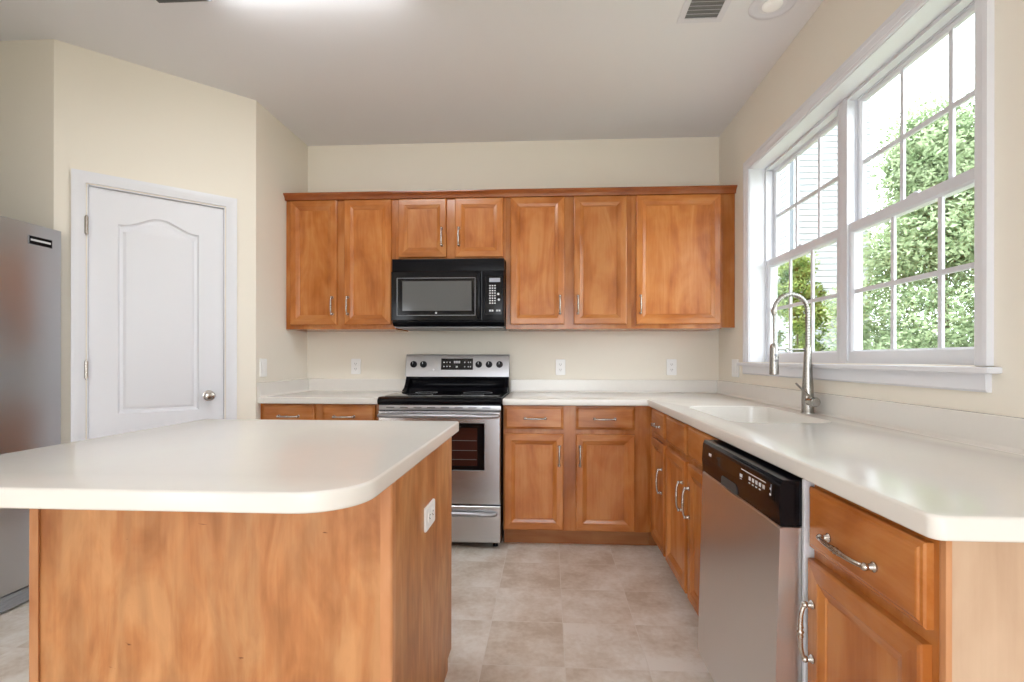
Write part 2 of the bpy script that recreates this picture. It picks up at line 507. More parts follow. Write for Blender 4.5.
def moulded_panel(mb, outline, y):
    steps = [(0, 0), (0.004, 0.007), (0.010, 0.0115), (0.022, 0.0115), (0.034, 0.0025), (0.038, 0.0015)]
    rings = [[(u, y + dy, v) for u, v in offset_poly(outline, d)] for d, dy in steps]
    mb.loft(rings, cap='end')


door = thing('door_1', 'white pantry door with an arched upper panel in the angled wall', 'door', (PX, PY, 0), PRZ, kind='structure')
S0, S1, SZ = D0 + 0.004, D1 - 0.004, DT - 0.006
arch = []
a0, a1, zs, zp = 0.252, 0.622, 1.885, 1.945
for k in range(25):
    t = k / 24
    x = a1 + (a0 - a1) * t
    c = abs(t - 0.5) * 2
    arch.append((x, zs + (zp - zs) * (0.5 + 0.5 * math.cos(math.pi * min(1, c / 0.92)))))
upper = [(a0, 0.855), (a1, 0.855)] + arch
lower = [(a0, 0.20), (a1, 0.20), (a1, 0.70), (a0, 0.70)]
mb = MB()
mb.prism([(S0, 0.012), (S1, 0.012), (S1, SZ), (S0, SZ)], [upper, lower], 0.018, 0.030, xz)
moulded_panel(mb, upper, 0.018); moulded_panel(mb, lower, 0.018)
bmesh.ops.remove_doubles(mb.bm, verts=mb.bm.verts, dist=0.0002)
mb.build('door_leaf', M['white'], door, 25)
# casing and jamb
mb = MB()
CO, CI = 0.062, 0.006
for d, t in ((0, 0.0),):
    o_ = [(D0 - CO, 0), (D0 - CO, DT + CO), (D1 + CO, DT + CO), (D1 + CO, 0)]
prof = [(CO, 0.0), (CO, -0.018), (CO - 0.012, -0.020), (0.030, -0.016), (0.020, -0.013), (CI, -0.010), (CI, 0.0)]
path = [lambda o: (D0 - o, 0.0), lambda o: (D0 - o, DT + o), lambda o: (D1 + o, DT + o), lambda o: (D1 + o, 0.0)]
mb.loft([[(f(o)[0], y, f(o)[1]) for o, y in prof] for f in path], cap='both')
mb.build('door_casing', M['white'], door, 25)
mb = MB().prism([(D0, 0), (D0, DT), (D1, DT), (D1, 0), (D1 - 0.003, 0), (D1 - 0.003, DT - 0.004), (D0 + 0.003, DT - 0.004), (D0 + 0.003, 0)], [], 0.0, 0.1, xz)
mb.build('door_jamb', M['white'], door)
MB().prism([(D0 + .003, 0.0), (D1 - .003, 0.0), (D1 - .003, DT - .004), (D0 + .003, DT - .004)], [], 0.034, 0.04, xz).build('door_stop', M['slot'], door)
for hz in (1.852, 1.097, 0.25):
    m = MB().tube([(D0 - 0.003, -0.010, hz - 0.045), (D0 - 0.003, -0.010, hz + 0.045)], 0.0085, 12)
    m.tube([(D0 - 0.003, -0.010, hz - 0.052), (D0 - 0.003, -0.010, hz + 0.052)], 0.005, 8)
    tag(m.build('hinge', M['nickel'], door), 'satin nickel hinge')
kx, kz = 0.672, 0.937
m = MB().tube([(kx, 0.018, kz), (kx, 0.012, kz), (kx, 0.010, kz)], [0.031, 0.031, 0.024], 24)
m.tube([(kx, 0.010, kz), (kx, -0.012, kz)], 0.011, 16)
m.tube([(kx, -0.010, kz), (kx, -0.018, kz), (kx, -0.030, kz), (kx, -0.040, kz), (kx, -0.044, kz)], [0.014, 0.025, 0.0285, 0.022, 0.009], 24)
tag(m.build('door_knob', M['nickel'], door), 'round satin nickel knob')

# ---------------------------------------------------------------- cabinet kit
def raised_door(x0, x1, z0, z1, name, parent, y=0.0, thick=0.020):
    rings = []
    for d, dy in ((0.0, 0.0), (0.0, -thick + 0.005), (0.002, -thick + 0.002), (0.006, -thick), (0.042, -thick + 0.001), (0.045, -thick + 0.003), (0.062, -thick + 0.008), (0.065, -thick + 0.0115), (0.070, -thick + 0.012)):
        rings.append([(x0 + d, y + dy, z0 + d), (x1 - d, y + dy, z0 + d), (x1 - d, y + dy, z1 - d), (x0 + d, y + dy, z1 - d)])
    m = MB().loft(rings, mis=[1, 0, 1, 0], cap='both', cap_mi=0)
    return m.build(name, [M['wood'], M['woodx']], parent, 12)


def drawer_front(x0, x1, z0, z1, name, parent, y=0.0, thick=0.020):
    rings = []
    for d, dy in ((0.0, 0.0), (0.0, -thick + 0.008), (0.003, -thick + 0.005), (0.009, -thick + 0.004), (0.012, -thick + 0.001), (0.016, -thick)):
        rings.append([(x0 + d, y + dy, z0 + d), (x1 - d, y + dy, z0 + d), (x1 - d, y + dy, z1 - d), (x0 + d, y + dy, z1 - d)])
    m = MB().loft(rings, cap='both')
    return m.build(name, [M['woodx']], parent, 12)


def pull(parent, x, z, length, upright, y=-0.020, name='handle'):
    """An arched satin pull: two round feet, a bowed bar with a ringed bead in the middle."""
    m = MB()
    h = length / 2
    P = (lambda s, dy: (x, y - dy, z + s)) if upright else (lambda s, dy: (x + s, y - dy, z))
    for s in (-h, h):
        m.tube([P(s, 0.0), P(s, 0.003), P(s, 0.006), P(s, 0.018)], [0.0095, 0.0098, 0.0065, 0.0055], 12)
        m.ball(P(s, 0.018), 0.0080, 12)
    pts, rad = [], []
    for k in range(25):
        t = -1 + 2 * k / 24
        pts.append(P(t * h, 0.018 + 0.010 * (1 - t ** 4)))
        r = 0.0048 + 0.0010 * (1 - abs(t))
        if abs(t) < 0.05: r = 0.0080
        elif abs(t) < 0.14: r = 0.0054
        elif abs(t) < 0.20: r = 0.0070
        rad.append(r)
    m.tube(pts, rad, 10)
    return tag(m.build(name, M['nickel'], parent, 50), 'satin nickel arched pull')


def cabinet(name, label, loc, rz, w, z0, z1, depth, doors, drawers=(), toe=False, open_top=False, group=None, cat='cabinet'):
    t = thing(name, label, cat, loc, rz, group)
    MB().box(0.0005, w - 0.0005, 0, depth, z0, z1, skip=('+z',) if open_top else ()).build('body', M['woodframe'], t)
    for x0, x1, a, b, hd in doors:
        d = raised_door(x0, x1, a, b, 'door', t)
        if hd: pull(d, hd[0], hd[1], hd[2], True)
    for x0, x1, a, b, hd in drawers:
        d = drawer_front(x0, x1, a, b, 'drawer' if hd else 'false_drawer_front', t)
        if hd: pull(d, hd[0], hd[1], hd[2], False)
    if toe:
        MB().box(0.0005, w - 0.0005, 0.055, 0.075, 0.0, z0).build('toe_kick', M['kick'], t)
    return t


YU = -0.305           # face of the upper cabinets
ub, ut = 1.362, 2.262
dz0, dz1 = 1.391, 2.254
hz = 1.523
cabinet('upper_cabinet', 'tall two-door maple wall cabinet at the left end, left of the microwave', (XL, YU, 0), 0, 0.779, ub, ut, 0.303,
        [(0.036, 0.368, dz0, dz1, (0.339, hz, 0.115)), (0.421, 0.751, dz0, dz1, (0.448, hz, 0.115))], group='maple wall cabinets')
cabinet('upper_cabinet', 'short two-door maple wall cabinet directly above the microwave', (-1.057, YU, 0), 0, 0.763, 1.829, ut, 0.303,
        [(0.022, 0.354, 1.852, dz1, (0.325, 1.99, 0.115)), (0.415, 0.744, 1.852, dz1, (0.442, 1.99, 0.115))], group='maple wall cabinets')
cabinet('upper_cabinet', 'tall two-door maple wall cabinet immediately right of the microwave', (-0.294, YU, 0), 0, 0.845, ub, ut, 0.303,
        [(0.032, 0.397, dz0, dz1, (0.367, hz, 0.115)), (0.460, 0.813, dz0, dz1, (0.488, hz, 0.115))], group='maple wall cabinets')
t = cabinet('upper_cabinet', 'single wide-door maple wall cabinet in the right corner by the window', (0.551, YU, 0), 0, 0.595, ub, ut, 0.303,
            [(0.031, 0.587, dz0, dz1, (0.059, hz, 0.115))], group='maple wall cabinets')
MB().box(0.595, XR - 0.551 - 0.001, 0.001, 0.016, ub + 0.006, ut).build('filler_strip', M['woodframe'], t)
# crown moulding along the top of the whole run
pr = [(-0.3055, 2.256), (-0.327, 2.256), (-0.330, 2.262), (-0.332, 2.272), (-0.340, 2.283), (-0.349, 2.289), (-0.352, 2.292), (-0.352, 2.300), (-0.002, 2.300), (-0.002, 2.2626), (-0.3055, 2.2626)]
m = MB().loft([[(x, y, z) for y, z in pr] for x in (XL + 0.002, XR - 0.002)], cap='both')
tag(m.build('crown_moulding', M['crown'], None, 25), 'dark reddish crown moulding running along the top of the wall cabinets', 'moulding')

# base run
YF = -0.610
BZ0, BZ1 = 0.100, TOP - TH - 0.0008
bd0, bd1, dr0, dr1 = 0.108, 0.698, 0.726, 0.866
cabinet('base_cabinet', 'maple base cabinet left of the range, mostly hidden behind the island', (XL, YF, 0), 0, 0.781, BZ0, BZ1, 0.608,
        [(0.024, 0.360, bd0, bd1, (0.330, 0.56, 0.115)), (0.412, 0.750, bd0, bd1, (0.440, 0.56, 0.115))],
        [(0.024, 0.360, dr0, dr1, (0.196, 0.794, 0.125)), (0.412, 0.750, dr0, dr1, (0.553, 0.794, 0.125))], True, group='maple base cabinets')
t = cabinet('base_cabinet', 'maple base cabinet right of the range with two drawers over two doors', (-0.282, YF, 0), 0, 0.898, BZ0, BZ1, 0.608,
            [(0.008, 0.371, bd0, bd1, (0.346, 0.565, 0.115)), (0.447, 0.804, bd0, bd1, (0.472, 0.565, 0.115))],
            [(0.008, 0.371, dr0, dr1, (0.198, 0.792, 0.125)), (0.447, 0.804, dr0, dr1, (0.622, 0.792, 0.125))], True, group='maple base cabinets')
MB().box(0.8985, 0.9145, 0.003, 0.02, 0.101, BZ1).build('corner_filler', M['wood'], t)
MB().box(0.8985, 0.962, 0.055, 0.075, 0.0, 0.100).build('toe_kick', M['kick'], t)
XC = 0.627
def right_cab(label, y0, y1, doors, drawers, **k):
    return cabinet('base_cabinet', label, (XC, y0, 0), R(-90), y0 - y1, BZ0, BZ1, XR - XC - 0.002, doors, drawers, True, group='maple base cabinets', **k)
y0 = -0.612
right_cab('narrow maple base cabinet tucked into the inside corner beside the sink cabinet', y0, -1.020,
          [(0.070, 0.388, bd0, bd1, (0.352, 0.50, 0.125))], [(0.070, 0.388, dr0, dr1, (0.245, 0.785, 0.125))])
y0 = -1.020
right_cab('maple sink base cabinet below the sink with two false drawer fronts', y0, -1.828,
          [(0.024, 0.388, bd0, bd1, (0.356, 0.535, 0.125)), (0.430, 0.792, bd0, bd1, (0.462, 0.535, 0.125))],
          [(0.024, 0.388, dr0, dr1, None), (0.430, 0.792, dr0, dr1, None)], open_top=True)
y0 = -2.446
t = right_cab('maple end base cabinet nearest the camera, one drawer and one door beside the dishwasher', y0, -2.818,
              [(0.005, 0.358, bd0, 0.690, (0.033, 0.530, 0.125))], [(0.005, 0.362, 0.716, 0.858, (0.172, 0.770, 0.150))])
tag(MB().box(0.3725, 0.384, 0.010, 0.604, 0.0, BZ1).build('end_panel', M['endskin'], t), 'flat light maple end panel, strong light in its tone')
tag(MB().box(0.3725, 0.3858, 0.0, 0.0098, 0.0, BZ1, 0.001).build('edge_strip', M['post'], t), 'lighter vertical edge strip')

# ---------------------------------------------------------------- worktops
z0, z1 = TOP - TH, TOP
XCF, YCF, YCE = 0.5966, -0.6476, -2.8479
sink = rounded([(0.715, -1.032), (1.110, -1.032), (1.110, -1.705), (0.715, -1.705)], 0.085, 8)
wt = thing('countertop', 'cream L-shaped countertop with integral sink running from the range under the window', 'countertop', (0, 0, 0))
outer = rounded([(-0.283, -0.002), (-0.283, YCF), (XCF, YCF), (XCF, YCE), (XR - 0.002, YCE), (XR - 0.002, -0.002)], [0, 0, 0.010, 0.022, 0, 0])
slab('top', outer, [sink[::-1]], z0, z1, M['counter'], wt)
# sink bowl, moulded in the same material
def inset_ring(d, z):
    r = max(0.03, 0.085 - d * 0.3)
    return [(x, y, z) for x, y in rounded([(0.715 + d, -1.032 - d), (1.110 - d, -1.032 - d), (1.110 - d, -1.705 + d), (0.715 + d, -1.705 + d)], r, 8)]
rings = [inset_ring(-0.004, z0 + 0.002), inset_ring(0.0005, z0 + 0.004), inset_ring(0.001, TOP - 0.008), inset_ring(0.004, TOP - 0.03), inset_ring(0.012, TOP - 0.15), inset_ring(0.022, TOP - 0.185), inset_ring(0.045, TOP - 0.20)]
MB().loft(rings[2:], cap='end').build('sink_bowl', M['counter'], wt, 40)
MB().tube([(0.93, -1.32, TOP - 0.199), (0.93, -1.32, TOP - 0.196), (0.93, -1.32, TOP - 0.197)], [0.045, 0.042, 0.03], 24).build('sink_drain', M['chrome'], wt)
def splash(points, name, parent):
    """Backsplash strip: a coved foot and an eased top edge; points are (base, inward normal) pairs."""
    prof = [(0.0, TOP - 0.0005), (0.032, TOP - 0.0005), (0.024, TOP + 0.003), (0.0195, TOP + 0.012), (0.0185, TOP + 0.088), (0.0165, TOP + 0.0915), (0.0, TOP + 0.0915)]
    m = MB().loft([[(bx + nx * d, by + ny * d, z) for d, z in prof] for (bx, by), (nx, ny) in points], cap='both')
    return m.build(name, M['counter'], parent, 25)
splash([((-0.283, -0.001), (0, -1)), ((XR - 0.001, -0.001), (0, -1))], 'backsplash', wt)
splash([((XR - 0.001, -0.002), (-1, 0)), ((XR - 0.001, YCE), (-1, 0))], 'backsplash', wt)
wl = thing('countertop', 'short cream countertop left of the range against the left wall', 'countertop', (0, 0, 0))
slab('top', rounded([(XL + 0.002, -0.002), (XL + 0.002, YCF), (-1.056, YCF), (-1.056, -0.002)], 0), [], z0, z1, M['counter'], wl)
splash([((XL + 0.001, -0.001), (0, -1)), ((-1.056, -0.001), (0, -1))], 'backsplash', wl)
splash([((XL + 0.001, -0.002), (1, 0)), ((XL + 0.001, YCF), (1, 0))], 'backsplash', wl)

# ---------------------------------------------------------------- island
IX0, IX1, IY0, IY1 = -1.277, -0.373, -2.500, -1.775
isl = thing('kitchen_island', 'maple kitchen island with plain back panel under the cream top', 'island', (0, 0, 0))
MB().box(IX0 + 0.012, IX1 - 0.012, IY0 + 0.012, IY1 - 0.002, 0.10, BZ1).build('body', M['woodframe'], isl)
MB().box(IX0 + 0.014, IX1 - 0.020, IY0 + 0.002, IY0 + 0.012, 0.0, BZ1).build('back_panel', M['veneer'], isl)
for xa, xb in ((IX0, IX0 + 0.011), (IX1 - 0.011, IX1)):
    m = MB().prism([(IY0 + 0.018, 0.0), (IY1 - 0.065, 0.0), (IY1 - 0.065, 0.045), (IY1, 0.045), (IY1, BZ1), (IY0 + 0.018, BZ1)], [], xa, xb, yz)
    m.build('side_panel', M['veneer'], isl)
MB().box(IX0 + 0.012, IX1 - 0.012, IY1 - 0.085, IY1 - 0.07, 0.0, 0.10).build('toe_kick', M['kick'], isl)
for x, sg in ((IX0, 1), (IX1, -1)):
    pts = [(x, IY0 + 0.0), (x, IY0 + 0.022), (x + sg * 0.012, IY0 + 0.022), (x + sg * 0.022, IY0 + 0.012), (x + sg * 0.022, IY0)]
    q = rounded([(x - sg * 0.004, IY0 - 0.004), (x - sg * 0.004, IY0 + 0.024), (x + sg * 0.0005, IY0 + 0.024), (x + sg * 0.0005, IY0 + 0.0015), (x + sg * 0.024, IY0 + 0.0015), (x + sg * 0.024, IY0 - 0.004)], [0.008, 0.002, 0, 0, 0.002, 0], 5)
    MB().prism(q, [], 0.0, BZ1, lambda u, v, t: (u, v, t)).build('corner_moulding', M['post'], isl)
it = slab('island_countertop', rounded([(-1.388, -1.738), (-1.388, -2.778), (-0.350, -2.778), (-0.350, -1.738)], [0.012, 0.12, 0.12, 0.012], 12), [], z0, z1, M['counter'])
tag(it, 'large cream island countertop with rounded front corners', 'countertop')

# ---------------------------------------------------------------- outlets and switches
def outlet(label, loc, rz, level=False):
    t = thing('outlet', label, 'outlet', loc, rz, 'white wall outlets')
    w, h = 0.072, 0.117
    ro = (lambda u, v: (v, -u)) if level else (lambda u, v: (u, v))
    def pt(u, y, v):
        a, b = ro(u, v); return (a, y, b)
    m = MB()
    m.loft([[pt(u * s, y, v * s2) for u, v in rounded([(-w / 2, -h / 2), (w / 2, -h / 2), (w / 2, h / 2), (-w / 2, h / 2)], 0.006, 4)] for s, s2, y in ((1, 1, 0), (1, 1, -0.004), (0.95, 0.97, -0.0065))], cap='both')
    m.build('cover_plate', M['plate'], t)
    for s in (-1, 1):
        m = MB()
        c = 0.0195 * s
        m.loft([[pt(u, y, v + c) for u, v in rounded([(-0.0165, -0.0135), (0.0165, -0.0135), (0.0165, 0.0135), (-0.0165, 0.0135)], 0.009, 5)] for y in (-0.006, -0.0085)], cap='both', cap_mi=0)
        for dx in (-0.006, 0.006):
            q = [pt(dx - 0.0012, 0, c - 0.002), pt(dx + 0.0012, 0, c + 0.007)]
            m.box(q[0][0], q[1][0], -0.0088, -0.007, q[0][2], q[1][2], mi=1)
        q = [pt(-0.002, 0, c - 0.009), pt(0.002, 0, c - 0.0055)]
        m.box(q[0][0], q[1][0], -0.0088, -0.007, q[0][2], q[1][2], mi=1)
        m.build('socket', [M['plate'], M['slot']], t)
    return t
o1 = outlet('white outlet on the back wall left of the range', (-1.459, -0.0005, 1.099), 0)
dup(o1, 'white outlet on the back wall just right of the range', (0.085, -0.0005, 1.097))
dup(o1, 'white outlet on the back wall in the right corner below the wide cabinet', (0.894, -0.0005, 1.099))
outlet('white sideways outlet on the right side of the island', (IX1 + 0.0005, -2.135, 0.672), R(90), True)

def switch(label, loc, rz, gangs):
    t = thing('light_switch', label, 'switch', loc, rz, 'white light switches')
    w, h = 0.072 + 0.046 * (gangs - 1), 0.117
    m = MB().loft([[(u * s, y, v * s2) for u, v in rounded([(-w / 2, -h / 2), (w / 2, -h / 2), (w / 2, h / 2), (-w / 2, h / 2)], 0.006, 4)] for s, s2, y in ((1, 1, 0), (1, 1, -0.004), (0.96, 0.97, -0.0065))], cap='both')
    m.build('cover_plate', M['plate'], t)
    for g in range(gangs):
        x = (g - (gangs - 1) / 2) * 0.046
        MB().box(x - 0.0165, x + 0.0165, -0.0085, -0.006, -0.033, 0.033, 0.001).build('rocker', M['plate'], t)
    return t
switch('single white light switch on the short left wall beside the pantry door', (XL + 0.0005, -0.585, 1.099), R(90), 1)
switch('double white light switch on the right wall left of the window sill', (XR - 0.0005, -0.325, 1.099), R(-90), 2)

# ---------------------------------------------------------------- over-the-range microwave
mw = thing('microwave', 'black over-the-range microwave below the short cabinet', 'microwave', (-1.0535, -0.395, 0))
MW = 0.756
m = MB().loft([[(x, y, z) for y, z in ((0.0, 1.826), (0.0, 1.405), (0.03, 1.378), (0.39, 1.372), (0.39, 1.826))] for x in (0, MW)], cap='both')
m.build('body', M['blackm'], mw)
m = MB().box(0.012, MW - 0.012, 0.020, 0.38, 1.366, 1.3735, 0.002)
tag(m.build('underside_panel', M['greyplastic'], mw), 'grey underside panel')
m = MB().box(0.002, MW - 0.002, -0.012, 0.0, 1.742, 1.824, 0.003)
for k in range(6):
    m.box(0.02, MW - 0.02, -0.0145, -0.011, 1.752 + k * 0.0115, 1.7575 + k * 0.0115)
m.build('vent_grille', M['blackm'], mw)
dd = MB()
dx1 = 0.612
fx0, fx1, fz0, fz1 = 0.043, 0.568, 1.444, 1.694
gx0, gx1, gz0, gz1 = 0.080, 0.541, 1.477, 1.672
R4 = lambda a, b, c, d, y: [(a, y, c), (b, y, c), (b, y, d), (a, y, d)]
dd.loft([R4(0.002, dx1, 1.412, 1.738, 0.0), R4(0.002, dx1, 1.412, 1.738, -0.028), R4(0.006, dx1 - .004, 1.416, 1.734, -0.032), R4(fx0, fx1, fz0, fz1, -0.032), R4(fx0 + .003, fx1 - .003, fz0 + .003, fz1 - .003, -0.0335), R4(fx0 + .006, fx1 - .006, fz0 + .006, fz1 - .006, -0.031), R4(gx0, gx1, gz0, gz1, -0.0305)])
md = dd.build('door', M['black'], mw, 20)
MB().box(gx0 - .001, gx1 + .001, -0.031, -0.026, gz0 - .001, gz1 + .001).build('window', M['mwglass'], md)
fr = MB()
fr.prism([(fx0, fz0), (fx1, fz0), (fx1, fz1), (fx0, fz1)], [[(fx0 + .003, fz0 + .003), (fx1 - .003, fz0 + .003), (fx1 - .003, fz1 - .003), (fx0 + .003, fz1 - .003)]], -0.0325, -0.036, xz)
tag(fr.build('window_trim', M['greyplastic'], md), 'thin grey trim line')
MB().tube([(0.306, -0.031, 1.462), (0.306, -0.0335, 1.462)], 0.006, 16).build('badge', M['mark'], md)
hp = [(0.592, -0.030, 1.43), (0.592, -0.050, 1.445), (0.592, -0.060, 1.50), (0.592, -0.063, 1.575), (0.592, -0.060, 1.65), (0.592, -0.050, 1.705), (0.592, -0.030, 1.72)]
MB().tube(hp, [0.012, 0.012, 0.011, 0.011, 0.011, 0.012, 0.012], 12).build('handle', M['black'], md, 50)
cp = MB().box(0.618, MW - 0.002, -0.030, 0.0, 1.412, 1.738, 0.003)
cp.box(0.634, 0.742, -0.0312, -0.029, 1.450, 1.705, mi=3)
cp.box(0.660, 0.732, -0.0320, -0.030, 1.664, 1.690, mi=2)
for r_ in range(8):
    for c_ in range(3):
        cp.box(0.660 + c_ * 0.0165, 0.670 + c_ * 0.0165, -0.0318, -0.030, 1.636 - r_ * 0.0165, 1.644 - r_ * 0.0165, mi=1)
for x, z in ((0.716, 1.585), (0.720, 1.548)):
    cp.tube([(x + 0.004, -0.030, z), (x + 0.004, -0.0325, z)], 0.008, 12, mi=1)
for x in (0.660, 0.676, 0.706, 0.722):
    cp.box(x, x + 0.011, -0.0318, -0.030, 1.470, 1.481, mi=1)
cp.build('control_panel', [M['blackm'], M['mark'], M['display'], M['black']], mw)

# ---------------------------------------------------------------- range
rg = thing('range', 'stainless steel electric range with black glass cooktop', 'range', (-1.0510, -0.655, 0))
RW = 0.762
MB().box(0.002, RW - 0.002, 0.0, 0.635, 0.035, 0.888).build('body', M['blackm'], rg)
for fx in (0.04, RW - 0.04):
    for fy in (0.04, 0.60):
        MB().tube([(fx, fy, 0.0), (fx, fy, 0.036)], 0.016, 12).build('foot', M['blackm'], rg)
# cooktop: black frame with a thick rounded front lip, glass set in
m = MB().loft([[(x, y, z) for y, z in ((0.60, 0.878), (0.60, 0.922), (0.02, 0.922), (-0.012, 0.919), (-0.027, 0.911), (-0.032, 0.898), (-0.028, 0.880), (-0.010, 0.874))] for x in (0.0, 0.004, RW - 0.004, RW)], cap='both')
ct = m.build('cooktop', M['black'], rg, 25)
MB().box(0.03, RW - 0.03, 0.02, 0.515, 0.9222, 0.9242, 0.001).build('glass_surface', M['blackglass'], ct)
for bx, by, br_ in ((0.20, 0.15, 0.10), (0.56, 0.15, 0.075), (0.20, 0.39, 0.075), (0.56, 0.39, 0.10)):
    m = MB()
    a = [(bx + br_ * math.cos(2 * math.pi * k / 40), by + br_ * math.sin(2 * math.pi * k / 40)) for k in range(40)]
    b = [(bx + (br_ - .004) * math.cos(2 * math.pi * k / 40), by + (br_ - .004) * math.sin(2 * math.pi * k / 40)) for k in range(40)]
    m.prism(a, [b], 0.9241, 0.9245)
    m.build('burner_ring', M['greyplastic'], ct)
# black sloped riser under the control panel, with moulded side cheeks
m = MB().loft([[(x, y, z) for y, z in ((0.520, 0.922), (0.535, 0.945), (0.560, 0.962), (0.585, 0.975), (0.582, 1.000), (0.566, 1.012), (0.564, 1.030), (0.635, 1.030), (0.635, 0.922))] for x in (0.004, RW - 0.004)], cap='both')
m.build('riser', M['black'], rg, 20)
for sx in (0, 1):
    x = 0.004 + sx * (RW - 0.008 - 0.028)
    m = MB().prism([(0.455, 0.924), (0.560, 0.924), (0.600, 0.924), (0.600, 1.024), (0.566, 1.024), (0.545, 0.985), (0.510, 0.950)], [], x, x + 0.028, yz)
    m.build('riser_cheek', M['blackm'], rg)
m = MB().loft([[(x, y, z) for y, z in ((0.640, 1.190), (0.590, 1.190), (0.582, 1.186), (0.578, 1.176), (0.556, 1.036), (0.556, 1.028), (0.640, 1.028))] for x in (0.0, 0.003, RW - 0.003, RW)], cap='both')
bgd = m.build('backguard', M['steel'], rg, 25)
sl = lambda z: 0.556 + (z - 1.036) * (0.022 / 0.14) - 0.0006
def on_panel(x, z, out=0.0):
    return (x, sl(z) - out, z)
m = MB()
c = [on_panel(0.263, 1.078), on_panel(0.497, 1.078), on_panel(0.497, 1.160), on_panel(0.263, 1.160)]
m.loft([c, [(p[0], p[1] - 0.003, p[2]) for p in c]], cap='both')
def dmark(x0, x1, za, zb):
    m.box(x0, x1, sl((za + zb) / 2) - 0.0042, sl((za + zb) / 2) - 0.001, za, zb, mi=1)
for k in range(3):
    for za in (1.128, 1.098): dmark(0.280 + k * 0.022, 0.289 + k * 0.022, za, za + 0.008)
for k in range(4): dmark(0.358 + k * 0.012, 0.367 + k * 0.012, 1.124, 1.142)
dmark(0.372, 0.386, 1.094, 1.106)
for x in (0.434, 0.460, 0.476):
    for za in (1.128, 1.096): dmark(x, x + 0.007, za, za + 0.009)
m.build('display', [M['blackglass'], M['mark']], bgd)
for kx in (0.060, 0.133, 0.540, 0.615, 0.692):
    z = 1.117
    m = MB().tube([on_panel(kx, z), on_panel(kx, z, 0.016), on_panel(kx, z, 0.020)], [0.025, 0.023, 0.019], 24)
    m.box(kx - 0.004, kx + 0.004, sl(z) - 0.030, sl(z) - 0.016, z - 0.020, z + 0.020, 0.002)
    m.box(kx - 0.0012, kx + 0.0012, sl(z) - 0.0306, sl(z) - 0.026, z + 0.002, z + 0.019, mi=1)
    m.build('knob', [M['blackm'], M['mark']], bgd)
MB().tube([on_panel(0.208, 1.078), on_panel(0.208, 1.078, 0.003)], 0.007, 14).build('indicator_lamp', M['mark'], bgd)
# oven door
ox0, ox1 = 0.003, RW - 0.003
m = MB().box(ox0, ox1, -0.012, 0.0, 0.842, 0.872, 0.002)
for k in range(8):
    xa = 0.05 + k * 0.085
    m.box(xa, xa + 0.05, -0.0126, -0.010, 0.856, 0.861, mi=1)
m.build('vent_strip', [M['steel'], M['slot']], rg)
wx0, wx1, wz0, wz1 = 0.100, 0.662, 0.478, 0.768
m = MB()
m.loft([R4(ox0, ox1, 0.272, 0.838, 0.0), R4(ox0, ox1, 0.272, 0.838, -0.024), R4(ox0 + .006, ox1 - .006, 0.278, 0.832, -0.030), R4(wx0, wx1, wz0, wz1, -0.030), R4(wx0 + .003, wx1 - .003, wz0 + .003, wz1 - .003, -0.026), R4(wx0 + .004, wx1 - .004, wz0 + .004, wz1 - .004, -0.020)])
od = m.build('oven_door', M['steelv'], rg, 20)
m = MB().box(wx0 + .002, wx1 - .002, -0.024, -0.016, wz0 + .002, wz1 - .002, mi=0)
m.box(wx0 + 0.045, wx1 - 0.045, -0.0246, -0.020, wz0 + 0.028, wz1 - 0.030, mi=1)
m.build('window', [M['blackglass'], M['ovenglass']], od)
for zr in (0.545, 0.60, 0.66):
    MB().tube([(wx0 + 0.05, -0.0250, zr), (wx1 - 0.05, -0.0250, zr)], 0.0016, 6).build('oven_rack', M['darkmetal'], od)
hp = [(0.020, -0.030, 0.812), (0.022, -0.055, 0.812), (0.05, -0.068, 0.813), (0.20, -0.076, 0.814), (0.381, -0.079, 0.814), (0.56, -0.076, 0.814), (0.712, -0.068, 0.813), (0.74, -0.055, 0.812), (0.742, -0.030, 0.812)]
MB().tube(hp, 0.0135, 14).build('door_handle', M['steel'], od, 50)
m = MB().loft([R4(ox0, ox1, 0.040, 0.264, 0.0), R4(ox0, ox1, 0.040, 0.264, -0.022), R4(ox0 + .005, ox1 - .005, 0.045, 0.259, -0.027)], cap='both')
od = m.build('storage_drawer', M['steelv'], rg, 20)
hp = [(0.03, -0.026, 0.218), (0.05, -0.045, 0.218), (0.12, -0.052, 0.220), (0.381, -0.056, 0.221), (0.642, -0.052, 0.220), (0.712, -0.045, 0.218), (0.732, -0.026, 0.218)]
MB().tube(hp, 0.014, 14).build('drawer_handle', M['steel'], od, 50)

# ---------------------------------------------------------------- dishwasher
dw = thing('dishwasher', 'stainless steel dishwasher with black control panel under the right countertop', 'dishwasher', (XC, -1.832, 0), R(-90))
DW = 0.596
MB().box(0.004, DW - 0.004, 0.0, 0.56, 0.09, 0.866).build('body', M['blackm'], dw)
MB().box(0.004, DW - 0.004, 0.03, 0.045, 0.0, 0.09).build('toe_kick', M['blackm'], dw)
tag(MB().box(DW + 0.001, DW + 0.0125, -0.020, 0.004, 0.0, 0.870, 0.001).build('side_flange', M['vinyl'], dw), 'white side flange')
m = MB().loft([[(x, y, z) for y, z in ((-0.004, 0.755), (-0.070, 0.755), (-0.0735, 0.796), (-0.070, 0.8505), (-0.064, 0.866), (-0.004, 0.866))] for x in (0.0, 0.003, DW - 0.003, DW)], cap='both')
pf = lambda z: -0.0735 + (z - 0.796) * (0.0035 / 0.0545)
def pm(x0, x1, za, zb, mi):
    yy = pf((za + zb) / 2)
    m.box(x0, x1, yy - 0.0012, yy + 0.003, za, zb, mi=mi)
c = [(0.03, pf(.808) - .0008, 0.808), (DW - 0.025, pf(.808) - .0008, 0.808), (DW - 0.025, pf(.848) - .0008, 0.848), (0.03, pf(.848) - .0008, 0.848)]
